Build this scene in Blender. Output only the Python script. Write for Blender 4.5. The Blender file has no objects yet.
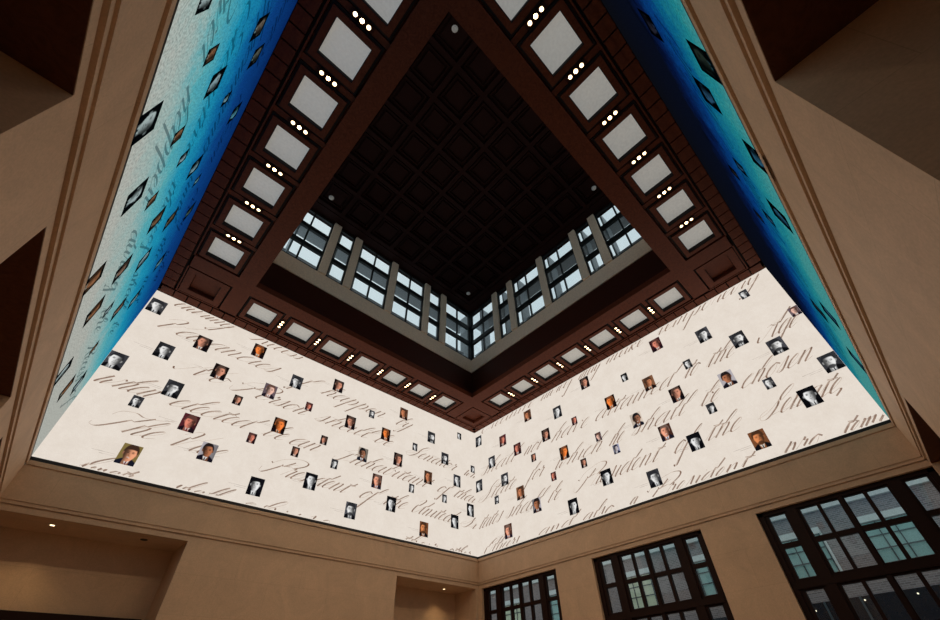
import bpy, bmesh, math, random
from mathutils import Vector, Matrix, noise
random.seed(4)
COL = bpy.context.scene.collection
ZO = 1.6                      # eye height: table heights below are measured from the eye

# ---------------------------------------------------------------- camera
cd = bpy.data.cameras.new('camera'); cam = bpy.data.objects.new('camera', cd); COL.objects.link(cam)
RX = Vector((-0.71688721, 0.69604435, -0.03993737))
UP = Vector((0.43960898, 0.49574790, 0.74898462))
BK = Vector((0.54112538, 0.51938067, -0.66138267))
m = Matrix((RX, UP, BK)).transposed().to_4x4()
m.translation = Vector((13.589152, 14.032756, ZO))
cam.matrix_world = m
cd.sensor_width = 36; cd.lens = 404.95 * 36 / 940
cd.shift_x = -13.03 / 940; cd.shift_y = 40.17 / 940
cd.clip_end = 300; cd.clip_start = 0.02
bpy.context.scene.camera = cam
vs = bpy.context.scene.view_settings
bpy.context.scene.display_settings.display_device = 'sRGB'
vs.view_transform = 'Standard'; vs.look = 'None'; vs.gamma = 1.0; vs.exposure = 0.0; vs.use_curve_mapping = False

# ---------------------------------------------------------------- sky: bright overcast
w = bpy.data.worlds.new('sky'); bpy.context.scene.world = w; w.use_nodes = True
nt = w.node_tree; bg = nt.nodes['Background']
tc = nt.nodes.new('ShaderNodeTexCoord'); nz = nt.nodes.new('ShaderNodeTexNoise'); cr = nt.nodes.new('ShaderNodeValToRGB')
nz.inputs['Scale'].default_value = 2.2; nz.inputs['Detail'].default_value = 4
cr.color_ramp.elements[0].position = 0.3; cr.color_ramp.elements[0].color = (0.60, 0.73, 0.80, 1)
cr.color_ramp.elements[1].position = 0.7; cr.color_ramp.elements[1].color = (0.88, 0.95, 0.98, 1)
nt.links.new(tc.outputs['Generated'], nz.inputs['Vector']); nt.links.new(nz.outputs['Fac'], cr.inputs['Fac'])
nt.links.new(cr.outputs['Color'], bg.inputs['Color']); bg.inputs['Strength'].default_value = 0.95

# ---------------------------------------------------------------- levels of light used by the room's lamps
SPOT_W = {'A': 55.0, 'B': 55.0, 'L': 210.0, 'R': 210.0}        # downward light of a three-lamp fitting in each row
NICHE_W = 26.0
SCREEN = 0.80
PANEL = 0.24

# ---------------------------------------------------------------- tables: place of every picture and word on the screens
PORTRAITS_A = [(0.26, 10.59, 1, 'g'), (0.16, 8.18, 1, 'g'), (1.11, 9.08, 1, 'g'), (1.85, 7.91, 1, 'g'), (1.21, 7.15, 0, 'g'), (1.72, 5.62, 1, 'olive'), (2.67, 7.0, 1, 'red'), (1.95, 9.91, 1, 'dark'), (2.8, 9.09, 1, 'dark'), (3.67, 10.56, 1, 'orange'), (5.33, 9.91, 1, 'g'), (4.53, 9.09, 1, 'pale'), (3.66, 8.3, 0, 'dark'), (6.06, 9.07, 0, 'red'), (5.24, 7.9, 1, 'orange'), (4.52, 7.14, 0, 'red'), (3.47, 6.28, 1, 'lbj'), (6.04, 7.14, 0, 'dark'), (6.96, 7.93, 0, 'dark'), (5.14, 5.62, 1, 'k'), (6.84, 6.26, 1, 'k'), (7.01, 10.53, 1, 'dark'), (7.87, 9.08, 1, 'dark'), (8.77, 9.85, 0, 'g'), (10.4, 10.55, 1, 'brown'), (9.59, 9.15, 1, 'orange'), (8.66, 7.89, 1, 'obama'), (7.57, 7.14, 0, 'g'), (10.35, 8.2, 1, 'dark'), (9.47, 6.98, 1, 'bush'), (8.56, 5.62, 1, 'g'), (10.25, 6.25, 1, 'k'), (12.09, 9.91, 1, 'g'), (11.18, 9.09, 0, 'g'), (12.97, 9.08, 1, 'g'), (13.9, 10.64, 0, 'k'), (12.02, 7.86, 1, 'brown'), (13.75, 8.18, 1, 'g'), (11.17, 7.14, 0, 'g'), (11.94, 5.61, 1, 'beard'), (13.62, 6.26, 1, 'k'), (13.0, 7.14, 0, 'g'), (14.59, 6.98, 1, 'k'), (14.8, 9.08, 0, 'g')]
PORTRAITS_B = [(0.31, 10.6, 1, 'g'), (2.02, 9.92, 1, 'red'), (2.9, 9.1, 1, 'red'), (1.19, 9.09, 1, 'g'), (3.75, 10.54, 1, 'brown'), (5.45, 9.9, 1, 'g'), (4.63, 9.1, 1, 'dark'), (5.41, 7.91, 1, 'orange'), (3.78, 8.32, 0, 'dark'), (1.95, 7.93, 1, 'g'), (0.24, 8.19, 1, 'g'), (2.81, 7.02, 1, 'brown'), (3.62, 6.24, 1, 'lbj'), (4.69, 7.12, 0, 'red'), (1.36, 7.15, 0, 'g'), (1.92, 5.63, 1, 'bush'), (7.12, 10.61, 1, 'dark'), (8.03, 9.12, 1, 'orange'), (6.21, 9.09, 0, 'red'), (8.91, 9.88, 0, 'k'), (9.75, 9.11, 1, 'brown'), (8.83, 7.91, 1, 'obama'), (7.12, 7.93, 0, 'pale'), (9.68, 7.0, 1, 'bush'), (7.72, 7.15, 0, 'blue'), (6.22, 7.14, 0, 'dark'), (7.04, 6.27, 1, 'k'), (5.37, 5.67, 1, 'k'), (8.76, 5.63, 1, 'g'), (10.55, 10.57, 1, 'red'), (12.22, 9.92, 1, 'g'), (13.11, 9.08, 1, 'g'), (14.0, 10.65, 0, 'g'), (13.92, 8.23, 1, 'g'), (11.3, 9.1, 0, 'g'), (12.21, 7.9, 1, 'lbj'), (13.18, 7.17, 0, 'g'), (10.52, 8.18, 1, 'dark'), (11.37, 7.16, 0, 'g'), (10.47, 6.3, 1, 'k'), (12.18, 5.65, 1, 'beard'), (14.94, 9.09, 0, 'pale'), (14.78, 7.03, 1, 'g'), (13.86, 6.31, 1, 'k')]
PORTRAITS_L = [(3.39, 5.71, 0, ''), (4.45, 8.78, 1, ''), (4.34, 6.66, 0, ''), (5.06, 7.44, 1, ''), (5.26, 9.58, 1, ''), (5.9, 8.69, 0, ''), (4.81, 5.21, 1, ''), (5.71, 6.6, 0, ''), (6.62, 7.4, 0, ''), (7.57, 8.61, 1, ''), (8.51, 9.42, 0, ''), (6.37, 5.7, 1, ''), (7.1, 6.57, 0, ''), (8.24, 7.38, 1, ''), (9.15, 8.53, 1, ''), (10.23, 10.28, 1, ''), (6.87, 10.12, 1, ''), (8.85, 6.42, 1, ''), (9.78, 7.66, 1, ''), (11.65, 9.48, 1, ''), (7.86, 5.18, 1, ''), (9.41, 5.72, 1, ''), (10.38, 6.54, 0, ''), (11.32, 7.31, 1, ''), (12.22, 8.44, 1, ''), (12.07, 6.59, 0, ''), (10.96, 5.21, 1, ''), (12.58, 5.73, 1, ''), (13.61, 6.47, 1, '')]
PORTRAITS_R = [(10.8, 5.29, 1, ''), (10.02, 6.0, 1, ''), (9.36, 5.08, 1, ''), (8.35, 6.4, 0, ''), (7.71, 7.17, 0, ''), (7.87, 5.47, 1, ''), (7.08, 6.31, 0, ''), (3.76, 6.31, 1, ''), (4.58, 5.58, 1, ''), (3.0, 5.3, 1, ''), (10.79, 7.2, 1, ''), (6.44, 7.13, 0, '')]
WORDS_A = [('The', 0.62, 2.12, 6.17), ('Vice', 2.31, 3.88, 6.17), ('President', 5.17, 8.26, 6.17), ('of', 8.74, 9.47, 6.17), ('the', 9.78, 10.96, 6.17), ('United', 11.13, 13.41, 6.17), ('St', 14.0, 14.99, 6.17), ('when', 0.02, 1.52, 7.37), ('elected', 1.88, 4.28, 7.37), ('be', 4.73, 5.56, 7.37), ('an', 5.66, 6.89, 7.37), ('Inhabitant', 7.59, 12.03, 7.37), ('of', 12.5, 13.21, 7.37), ('that', 13.45, 14.95, 7.37), ('No', 1.6, 3.12, 8.62), ('Person', 3.4, 6.05, 8.62), ('shall', 6.35, 8.8, 8.62), ('be', 8.99, 9.94, 8.62), ('Senator', 10.74, 13.62, 8.62), ('wh', 14.14, 15.02, 8.62), ('Vacancies', 0.37, 4.49, 9.85), ('if', 5.07, 5.88, 9.85), ('happen', 6.3, 9.42, 9.85), ('by', 9.96, 10.8, 9.85), ('during', 0.59, 2.49, 10.93), ('Recess', 3.23, 5.21, 10.93), ('Senate', 0.49, 1.88, 4.80), ('shall', 2.72, 4.02, 4.80), ('chuse', 4.57, 7.89, 4.80), ('their', 10.68, 12.6, 4.80), ('other', 13.04, 14.4, 4.80)]
WORDS_B = [('tates', 0.06, 1.53, 6.17), ('shall', 1.77, 3.85, 6.17), ('be', 4.14, 4.81, 6.17), ('President', 5.63, 9.17, 6.17), ('of', 9.63, 10.28, 6.17), ('the', 10.74, 11.93, 6.17), ('Senate,', 12.46, 14.75, 6.17), ('State', 0.18, 2.61, 7.37), ('for', 3.22, 4.13, 7.37), ('which', 4.72, 7.19, 7.37), ('he', 7.42, 8.08, 7.37), ('shall', 8.4, 10.62, 7.37), ('be', 11.04, 11.73, 7.37), ('chosen', 12.38, 14.56, 7.37), ('shall', 0.32, 2.78, 8.62), ('not', 3.19, 4.26, 8.62), ('have', 4.78, 6.86, 8.62), ('attained', 7.09, 10.59, 8.62), ('to', 10.93, 11.52, 8.62), ('the', 11.76, 12.83, 8.62), ('Age', 13.58, 14.74, 8.62), ('Executive', 0.43, 4.26, 10.93), ('thereof', 4.57, 6.6, 10.93), ('may', 6.81, 8.04, 10.93), ('make', 8.27, 10.18, 10.93), ('temporary', 10.68, 14.75, 10.93), ('Officers', 0.24, 2.33, 4.93), ('and', 3.34, 5.18, 4.93), ('also', 5.5, 6.9, 4.93), ('a', 7.48, 7.8, 4.93), ('President', 8.21, 11.58, 4.93), ('pro', 12.4, 13.44, 4.93), ('temp', 13.85, 14.98, 4.93)]
# ---------------------------------------------------------------- mesh helpers
class MB:
    def __init__(s): s.v = []; s.f = []; s.c = []
    def quad(s, a, b, c, d, col=None):
        n = len(s.v); s.v += [a, b, c, d]; s.f.append((n, n+1, n+2, n+3))
    def box(s, lo, hi):
        x0, y0, z0 = [min(a, b) for a, b in zip(lo, hi)]; x1, y1, z1 = [max(a, b) for a, b in zip(lo, hi)]
        n = len(s.v)
        s.v += [(x0,y0,z0),(x1,y0,z0),(x1,y1,z0),(x0,y1,z0),(x0,y0,z1),(x1,y0,z1),(x1,y1,z1),(x0,y1,z1)]
        for f in ((0,3,2,1),(4,5,6,7),(0,1,5,4),(1,2,6,5),(2,3,7,6),(3,0,4,7)): s.f.append(tuple(n+i for i in f))
    def ring(s, cx, cy, ho, hi_, z0, z1, hoy=None, hiy=None):   # square picture-frame prism
        hoy = hoy or ho; hiy = hiy or hi_
        s.box((cx-ho, cy-hoy, z0), (cx+ho, cy-hiy, z1)); s.box((cx-ho, cy+hiy, z0), (cx+ho, cy+hoy, z1))
        s.box((cx-ho, cy-hiy, z0), (cx-hi_, cy+hiy, z1)); s.box((cx+hi_, cy-hiy, z0), (cx+ho, cy+hiy, z1))
    def bevel_ring(s, cx, cy, ho, hi_, z0, z1):                 # sloping moulding from (ho, z0) up to (hi_, z1)
        o = [(cx-ho,cy-ho,z0),(cx+ho,cy-ho,z0),(cx+ho,cy+ho,z0),(cx-ho,cy+ho,z0)]
        i = [(cx-hi_,cy-hi_,z1),(cx+hi_,cy-hi_,z1),(cx+hi_,cy+hi_,z1),(cx-hi_,cy+hi_,z1)]
        for k in range(4): s.quad(o[k], o[(k+1) % 4], i[(k+1) % 4], i[k])
    def disc(s, c, r, up, n=20, h=0.01):
        c = Vector(c); up = Vector(up).normalized(); a = up.orthogonal().normalized(); b = up.cross(a)
        k = len(s.v)
        for q in (0, h):
            for i in range(n):
                t = 2*math.pi*i/n; s.v.append(tuple(c + up*q + r*(a*math.cos(t) + b*math.sin(t))))
        s.f.append(tuple(k+i for i in range(n))); s.f.append(tuple(k+n+i for i in reversed(range(n))))
        for i in range(n): s.f.append((k+i, k+(i+1) % n, k+n+(i+1) % n, k+n+i))
    def tube(s, c, r0, r1, z0, z1, n=20):                      # open vertical ring wall with flat rim
        k = len(s.v)
        for (r, z) in ((r0, z0), (r1, z0), (r1, z1), (r0, z1)):
            for i in range(n):
                t = 2*math.pi*i/n; s.v.append((c[0]+r*math.cos(t), c[1]+r*math.sin(t), z))
        for q in range(4):
            for i in range(n):
                a = k+q*n; b = k+((q+1) % 4)*n
                s.f.append((a+i, a+(i+1) % n, b+(i+1) % n, b+i))
    def build(s, name, mat, parent=None, origin=None):
        me = bpy.data.meshes.new(name)
        o = Vector(origin) if origin is not None else Vector((0, 0, 0))
        me.from_pydata([tuple(Vector(p) - o) for p in s.v], [], s.f); me.materials.append(mat); me.update()
        if s.c:
            ca = me.color_attributes.new('picture', 'FLOAT_COLOR', 'POINT')
            ca.data.foreach_set('color', [x for c in s.c for x in (c[0], c[1], c[2], 1.0)])
        ob = bpy.data.objects.new(name, me); COL.objects.link(ob); ob.location = o
        if parent is not None:
            base = Vector((0, 0, 0)); q = parent
            while q is not None: base += q.location; q = q.parent
            ob.parent = parent; ob.location = o - base
        return ob

def tag(o, label=None, cat=None, group=None, kind=None):
    if label: o['label'] = label
    if cat: o['category'] = cat
    if group: o['group'] = group
    if kind: o['kind'] = kind
    return o
def empty(name, loc, label, cat, group=None):
    o = bpy.data.objects.new(name, None); COL.objects.link(o); o.location = loc; o.empty_display_size = 0.1
    return tag(o, label, cat, group)

# ---------------------------------------------------------------- materials
def mat(name):
    m = bpy.data.materials.new(name); m.use_nodes = True
    return m, m.node_tree, m.node_tree.nodes['Principled BSDF']
def N(nt, t, **kw):
    n = nt.nodes.new(t)
    for k, v in kw.items():
        if k in n.inputs.keys(): n.inputs[k].default_value = v
        else: setattr(n, k, v)
    return n
def ramp(nt, stops):
    r = nt.nodes.new('ShaderNodeValToRGB'); e = r.color_ramp.elements
    while len(e) < len(stops): e.new(0.5)
    for i, (p, c) in enumerate(stops): e[i].position = p; e[i].color = (c[0], c[1], c[2], 1)
    return r

def stone_mat():
    m, nt, b = mat('limestone')
    geo = N(nt, 'ShaderNodeNewGeometry'); sep = N(nt, 'ShaderNodeSeparateXYZ'); nt.links.new(geo.outputs['Position'], sep.inputs[0])
    add = N(nt, 'ShaderNodeMath', operation='ADD'); nt.links.new(sep.outputs['X'], add.inputs[0]); nt.links.new(sep.outputs['Y'], add.inputs[1])
    com = N(nt, 'ShaderNodeCombineXYZ'); nt.links.new(add.outputs[0], com.inputs[0]); nt.links.new(sep.outputs['Z'], com.inputs[1])
    br = N(nt, 'ShaderNodeTexBrick'); br.offset = 0.5
    for k, v in (('Scale', 1.0), ('Mortar Size', 0.004), ('Mortar Smooth', 0.2), ('Brick Width', 1.9), ('Row Height', 0.92)): br.inputs[k].default_value = v
    br.inputs['Color1'].default_value = (0.68, 0.475, 0.315, 1); br.inputs['Color2'].default_value = (0.65, 0.452, 0.298, 1); br.inputs['Mortar'].default_value = (0.56, 0.385, 0.25, 1)
    nt.links.new(com.outputs[0], br.inputs['Vector'])
    n1 = N(nt, 'ShaderNodeTexNoise', Scale=1.1, Detail=8.0, Roughness=0.7); n1.inputs['Distortion'].default_value = 1.2
    n2 = N(nt, 'ShaderNodeTexNoise', Scale=38.0, Detail=3.0)
    nt.links.new(geo.outputs['Position'], n1.inputs['Vector']); nt.links.new(geo.outputs['Position'], n2.inputs['Vector'])
    r1 = ramp(nt, [(0.3, (0.86, 0.85, 0.84)), (0.7, (1.06, 1.05, 1.04))]); nt.links.new(n1.outputs['Fac'], r1.inputs['Fac'])
    r2 = ramp(nt, [(0.3, (0.92, 0.92, 0.92)), (0.7, (1.05, 1.05, 1.05))]); nt.links.new(n2.outputs['Fac'], r2.inputs['Fac'])
    a = N(nt, 'ShaderNodeMixRGB', blend_type='MULTIPLY', Fac=1.0); c = N(nt, 'ShaderNodeMixRGB', blend_type='MULTIPLY', Fac=1.0)
    nt.links.new(br.outputs['Color'], a.inputs[1]); nt.links.new(r1.outputs[0], a.inputs[2])
    nt.links.new(a.outputs[0], c.inputs[1]); nt.links.new(r2.outputs[0], c.inputs[2]); nt.links.new(c.outputs[0], b.inputs['Base Color'])
    b.inputs['Roughness'].default_value = 0.7
    bp = N(nt, 'ShaderNodeBump', Strength=0.15, Distance=0.004); nt.links.new(n2.outputs['Fac'], bp.inputs['Height']); nt.links.new(bp.outputs[0], b.inputs['Normal'])
    return m
def wood_mat(name, c1, c2, rough=0.42, scale=1.0):
    m, nt, b = mat(name)
    geo = N(nt, 'ShaderNodeNewGeometry'); mp = N(nt, 'ShaderNodeMapping'); mp.inputs['Scale'].default_value = (2.2*scale, 2.2*scale, 9*scale)
    nt.links.new(geo.outputs['Position'], mp.inputs[0])
    n1 = N(nt, 'ShaderNodeTexNoise', Scale=3.0, Detail=8.0, Roughness=0.65); n1.inputs['Distortion'].default_value = 2.5
    nt.links.new(mp.outputs[0], n1.inputs['Vector'])
    r = ramp(nt, [(0.3, c1), (0.68, c2)]); nt.links.new(n1.outputs['Fac'], r.inputs['Fac']); nt.links.new(r.outputs[0], b.inputs['Base Color'])
    b.inputs['Roughness'].default_value = rough; b.inputs['Specular IOR Level'].default_value = 0.12
    return m
def plain(name, col, rough=0.5, metal=0.0, em=None, es=0.0):
    m, nt, b = mat(name)
    n1 = N(nt, 'ShaderNodeTexNoise', Scale=14.0, Detail=4.0); geo = N(nt, 'ShaderNodeNewGeometry'); nt.links.new(geo.outputs['Position'], n1.inputs['Vector'])
    r = ramp(nt, [(0.3, [x*0.9 for x in col]), (0.7, [min(1, x*1.08) for x in col])]); nt.links.new(n1.outputs['Fac'], r.inputs['Fac'])
    nt.links.new(r.outputs[0], b.inputs['Base Color']); b.inputs['Roughness'].default_value = rough; b.inputs['Metallic'].default_value = metal
    if em: b.inputs['Emission Color'].default_value = (*em, 1); b.inputs['Emission Strength'].default_value = es
    return m
def glass_mat(name, tint, mixf=0.12):
    m, nt, b = mat(name); out = nt.nodes['Material Output']
    tr = N(nt, 'ShaderNodeBsdfTransparent'); tr.inputs['Color'].default_value = (*tint, 1)
    gl = N(nt, 'ShaderNodeBsdfGlossy'); gl.inputs['Roughness'].default_value = 0.02; gl.inputs['Color'].default_value = (0.9, 0.95, 1, 1)
    lw = N(nt, 'ShaderNodeLayerWeight'); lw.inputs['Blend'].default_value = 0.5
    pw = N(nt, 'ShaderNodeMath', operation='POWER'); pw.inputs[1].default_value = 5.0; nt.links.new(lw.outputs['Facing'], pw.inputs[0])
    fr = N(nt, 'ShaderNodeMath', operation='MULTIPLY_ADD'); fr.inputs[1].default_value = 0.9; fr.inputs[2].default_value = 0.04; nt.links.new(pw.outputs[0], fr.inputs[0])
    mx = N(nt, 'ShaderNodeMixShader'); nt.links.new(fr.outputs[0], mx.inputs[0]); nt.links.new(tr.outputs[0], mx.inputs[1]); nt.links.new(gl.outputs[0], mx.inputs[2])
    nt.links.new(mx.outputs[0], out.inputs['Surface']); return m
def emit_out(nt, colsock, strength):
    out = nt.nodes['Material Output']; e = N(nt, 'ShaderNodeEmission'); e.inputs['Strength'].default_value = strength
    nt.links.new(colsock, e.inputs['Color']); nt.links.new(e.outputs[0], out.inputs['Surface'])
def lin(c): return tuple(((x/255)/12.92 if x/255 <= 0.04045 else ((x/255+0.055)/1.055)**2.4) for x in c)

def screen_colour_nodes(nt, side):
    geo = N(nt, 'ShaderNodeNewGeometry')
    n1 = N(nt, 'ShaderNodeTexNoise', Scale=1.6, Detail=8.0, Roughness=0.7); nt.links.new(geo.outputs['Position'], n1.inputs['Vector'])
    n2 = N(nt, 'ShaderNodeTexNoise', Scale=9.0, Detail=3.0, Roughness=0.8); nt.links.new(geo.outputs['Position'], n2.inputs['Vector'])
    if side in 'AB':
        r = ramp(nt, [(0.25, lin((218, 206, 193))), (0.5, lin((227, 216, 204))), (0.75, lin((235, 226, 215)))])
        ad = N(nt, 'ShaderNodeMath', operation='MULTIPLY_ADD'); ad.inputs[1].default_value = 0.35; 
        nt.links.new(n2.outputs['Fac'], ad.inputs[0]); mu = N(nt, 'ShaderNodeMath', operation='MULTIPLY'); mu.inputs[1].default_value = 0.65
        nt.links.new(n1.outputs['Fac'], mu.inputs[0]); nt.links.new(mu.outputs[0], ad.inputs[2]); nt.links.new(ad.outputs[0], r.inputs['Fac'])
        return r.outputs[0]
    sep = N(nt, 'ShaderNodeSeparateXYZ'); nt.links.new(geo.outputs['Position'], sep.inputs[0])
    # steep-angle colour shift painted into these two screens, pale foot to deep blue top
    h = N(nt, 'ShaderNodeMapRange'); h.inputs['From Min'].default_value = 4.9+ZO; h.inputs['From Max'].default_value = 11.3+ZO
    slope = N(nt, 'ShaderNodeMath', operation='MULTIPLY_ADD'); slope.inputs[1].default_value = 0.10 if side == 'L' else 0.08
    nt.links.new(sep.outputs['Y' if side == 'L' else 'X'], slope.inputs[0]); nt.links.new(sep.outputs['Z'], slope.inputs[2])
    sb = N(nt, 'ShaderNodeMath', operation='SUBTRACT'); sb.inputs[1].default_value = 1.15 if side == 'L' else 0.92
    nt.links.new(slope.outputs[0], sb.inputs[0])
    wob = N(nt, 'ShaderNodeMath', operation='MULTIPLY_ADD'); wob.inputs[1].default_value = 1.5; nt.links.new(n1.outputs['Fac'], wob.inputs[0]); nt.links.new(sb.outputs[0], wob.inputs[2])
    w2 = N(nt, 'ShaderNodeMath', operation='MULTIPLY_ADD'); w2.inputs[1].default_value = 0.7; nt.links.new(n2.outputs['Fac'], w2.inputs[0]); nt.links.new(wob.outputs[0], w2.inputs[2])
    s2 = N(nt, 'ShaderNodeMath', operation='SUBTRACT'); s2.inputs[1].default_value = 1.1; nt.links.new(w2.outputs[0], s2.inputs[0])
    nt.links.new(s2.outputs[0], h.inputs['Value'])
    if side == 'L': st = LSHIFT_STOPS
    else: st = RSHIFT_STOPS
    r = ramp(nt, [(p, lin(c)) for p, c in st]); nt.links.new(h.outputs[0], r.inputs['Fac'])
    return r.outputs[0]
LSHIFT_STOPS = [(0.0, (176, 178, 170)), (0.13, (152, 178, 174)), (0.24, (88, 170, 178)), (0.38, (30, 145, 178)), (0.52, (14, 100, 154)), (0.68, (12, 62, 126)), (1.0, (6, 34, 88))]
RSHIFT_STOPS = [(0.0, (66, 142, 140)), (0.07, (32, 128, 136)), (0.16, (12, 96, 130)), (0.25, (7, 58, 118)), (0.35, (6, 24, 66)), (0.45, (8, 13, 28)), (1.0, (11, 12, 16))]
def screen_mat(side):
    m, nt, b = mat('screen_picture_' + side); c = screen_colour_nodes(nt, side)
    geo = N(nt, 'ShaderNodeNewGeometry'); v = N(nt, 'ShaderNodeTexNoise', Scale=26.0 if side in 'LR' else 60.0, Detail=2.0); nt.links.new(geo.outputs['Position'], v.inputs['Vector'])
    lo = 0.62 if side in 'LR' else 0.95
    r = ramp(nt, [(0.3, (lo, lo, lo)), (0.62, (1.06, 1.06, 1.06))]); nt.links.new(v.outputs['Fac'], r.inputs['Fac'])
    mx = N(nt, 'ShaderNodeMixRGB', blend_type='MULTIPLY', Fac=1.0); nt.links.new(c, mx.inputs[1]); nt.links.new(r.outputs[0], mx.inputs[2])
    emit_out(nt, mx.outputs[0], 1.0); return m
def ink_mat(side):
    m, nt, b = mat('handwriting_' + side); geo = N(nt, 'ShaderNodeNewGeometry')
    n1 = N(nt, 'ShaderNodeTexNoise', Scale=5.0, Detail=5.0, Roughness=0.8); nt.links.new(geo.outputs['Position'], n1.inputs['Vector'])
    if side in 'AB':
        at = N(nt, 'ShaderNodeAttribute', attribute_name='picture'); r = ramp(nt, [(0.35, (0.8, 0.8, 0.8)), (0.62, (1.45, 1.5, 1.55))]); nt.links.new(n1.outputs['Fac'], r.inputs['Fac'])
        mx = N(nt, 'ShaderNodeMixRGB', blend_type='MULTIPLY', Fac=1.0); nt.links.new(at.outputs['Color'], mx.inputs[1]); nt.links.new(r.outputs[0], mx.inputs[2]); emit_out(nt, mx.outputs[0], 1.0)
    else:
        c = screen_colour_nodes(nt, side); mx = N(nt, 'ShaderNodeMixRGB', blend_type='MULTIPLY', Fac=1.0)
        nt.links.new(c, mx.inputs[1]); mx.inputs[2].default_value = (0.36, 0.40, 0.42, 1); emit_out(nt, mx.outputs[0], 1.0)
    return m
def picture_mat(name, strength=1.0):
    m, nt, b = mat(name); a = N(nt, 'ShaderNodeAttribute', attribute_name='picture'); emit_out(nt, a.outputs['Color'], strength); return m

STONE = stone_mat()
MAHOG = wood_mat('mahogany', (0.088, 0.021, 0.009), (0.165, 0.042, 0.018), 0.5)
MAHOG_D = wood_mat('mahogany_dark', (0.034, 0.008, 0.004), (0.055, 0.013, 0.007), 0.5)
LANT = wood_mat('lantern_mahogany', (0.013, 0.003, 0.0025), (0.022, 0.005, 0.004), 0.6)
WINWOOD = wood_mat('window_walnut', (0.014, 0.006, 0.004), (0.026, 0.010, 0.007), 0.5)
SHADOWGAP = plain('black_gap', (0.012, 0.006, 0.005), 0.9)
BLACK = plain('black_trim', (0.006, 0.006, 0.007), 0.6)
DIFFUSER = plain('frosted_diffuser', (0.55, 0.55, 0.52), 0.6, em=(0.95, 0.93, 0.86), es=PANEL)
METAL = plain('dark_window_metal', (0.014, 0.018, 0.020), 0.45, 0.3)
PIER = plain('pale_limestone', (0.86, 0.70, 0.54), 0.75)
RECWOOD = wood_mat('portal_soffit_wood', (0.08, 0.028, 0.014), (0.13, 0.045, 0.022), 0.6)
GREY = plain('grey_painted_steel', (0.30, 0.33, 0.35), 0.5)
LAMP = plain('lamp_glow', (0.9, 0.8, 0.6), 0.4, em=(1.0, 0.74, 0.42), es=5.0)
LAMPC = plain('lamp_lens', (0.9, 0.8, 0.6), 0.4, em=(1.0, 0.70, 0.36), es=16.0)
BRASS = plain('bronze_ring', (0.20, 0.10, 0.05), 0.3, 0.7)
WHITE = plain('white_plastic', (0.75, 0.75, 0.75), 0.4)
GLASS = glass_mat('window_glass', (0.93, 0.96, 0.96))
GLASS2 = glass_mat('tinted_window_glass', (0.84, 0.87, 0.87))

# ---------------------------------------------------------------- frame of each wall: r runs to the viewer's right, z up from the eye, d outwards
def P(side, r, z, d=0.0):
    z += ZO
    return {'A': (15-r, -d, z), 'B': (-d, r, z), 'L': (15+d, 15-r, z), 'R': (r, 15+d, z)}[side]
def wbox(mb, side, r0, r1, z0, z1, d0, d1): mb.box(P(side, r0, z0, d0), P(side, r1, z1, d1))
WNAME = {'A': 'wall_far_left', 'B': 'wall_far_right', 'L': 'wall_near_left', 'R': 'wall_near_right'}
OPEN = {'A': [(0.10, 3.94), (10.88, 14.88)], 'R': [(0.12, 4.12), (11.03, 14.9)], 'B': [(0.10, 4.05), (5.65, 9.58), (11.17, 15.08)], 'L': [(0.1, 3.90), (5.49, 9.4), (10.95, 14.9)]}
ZB, ZT = 5.02, 11.22
HEAD = 3.78
WD = 0.070                                   # stone stands this far behind the screens
for side in 'ABLR':
    mb = MB()
    wbox(mb, side, -0.5, 15.5, 4.01, 4.80, 0.016, 0.45)          # frieze
    wbox(mb, side, -0.5, 15.5, 3.985, 4.01, 0.042, 0.45)          # stepped moulding under it
    wbox(mb, side, -0.5, 15.5, 3.93, 3.985, 0.038, 0.45)
    wbox(mb, side, -0.5, 15.5, 3.90, 3.93, WD+0.012, 0.45)
    wbox(mb, side, -0.5, 15.5, HEAD, 3.90, WD, 0.45)             # lintel strip
    edges = [-0.5] + [e for o in OPEN[side] for e in o] + [15.5]
    for a, b in zip(edges[0::2], edges[1::2]): wbox(mb, side, a, b, -1.6, HEAD, WD, 0.45)
    wbox(mb, side, -0.5, 15.5, 4.93, 11.6, 0.08, 0.45)           # masonry behind the screen
    tag(mb.build(WNAME[side], STONE), kind='structure')
    tb = MB()
    if side in 'AB': wbox(tb, side, 0.0, 15.0, 4.825, 4.93, -0.012, 0.1)
    else: wbox(tb, side, 0.02, 14.98, 4.825, 4.93, -0.012, 0.1)
    wbox(tb, side, 0.0, 15.0, 4.80, 4.825, 0.026, 0.1)
    tag(tb.build('trim_%d' % ('ABLR'.index(side)+1), STONE), kind='structure')

# recesses behind the openings (portals): stone soffit, jambs and back wall
def recess(side, r0, r1, depth, n):
    mb = MB(); z0 = -1.6
    wbox(mb, side, r0-0.2, r0, z0, HEAD, 0.45, depth); wbox(mb, side, r1, r1+0.2, z0, HEAD, 0.45, depth)
    if side == 'A': wbox(mb, side, r0-0.2, r1+0.2, HEAD, HEAD+0.25, 0.45, depth+0.2)
    else:
        sf = MB(); wbox(sf, side, r0, r1, HEAD-0.012, HEAD-0.002, WD+0.004, depth); tag(sf.build('ceiling_portal', RECWOOD), kind='structure'); wbox(mb, side, r0-0.2, r1+0.2, HEAD+0.1, HEAD+0.25, 0.45, depth+0.2)
    wbox(mb, side, r0-0.2, r1+0.2, z0, HEAD, depth, depth+0.2)
    return mb
k = 0
for side, dep in (('A', 1.4), ('R', 3.0), ('L', 3.0)):
    for (a, b) in OPEN[side]:
        k += 1
        sw = 0.0
        mb = recess(side, a, b, dep, k)
        tag(mb.build(WNAME[side].replace('wall', 'wall_recess') + ('' if k in (1, 3, 5) else '.%03d' % k), STONE), kind='structure')
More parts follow.
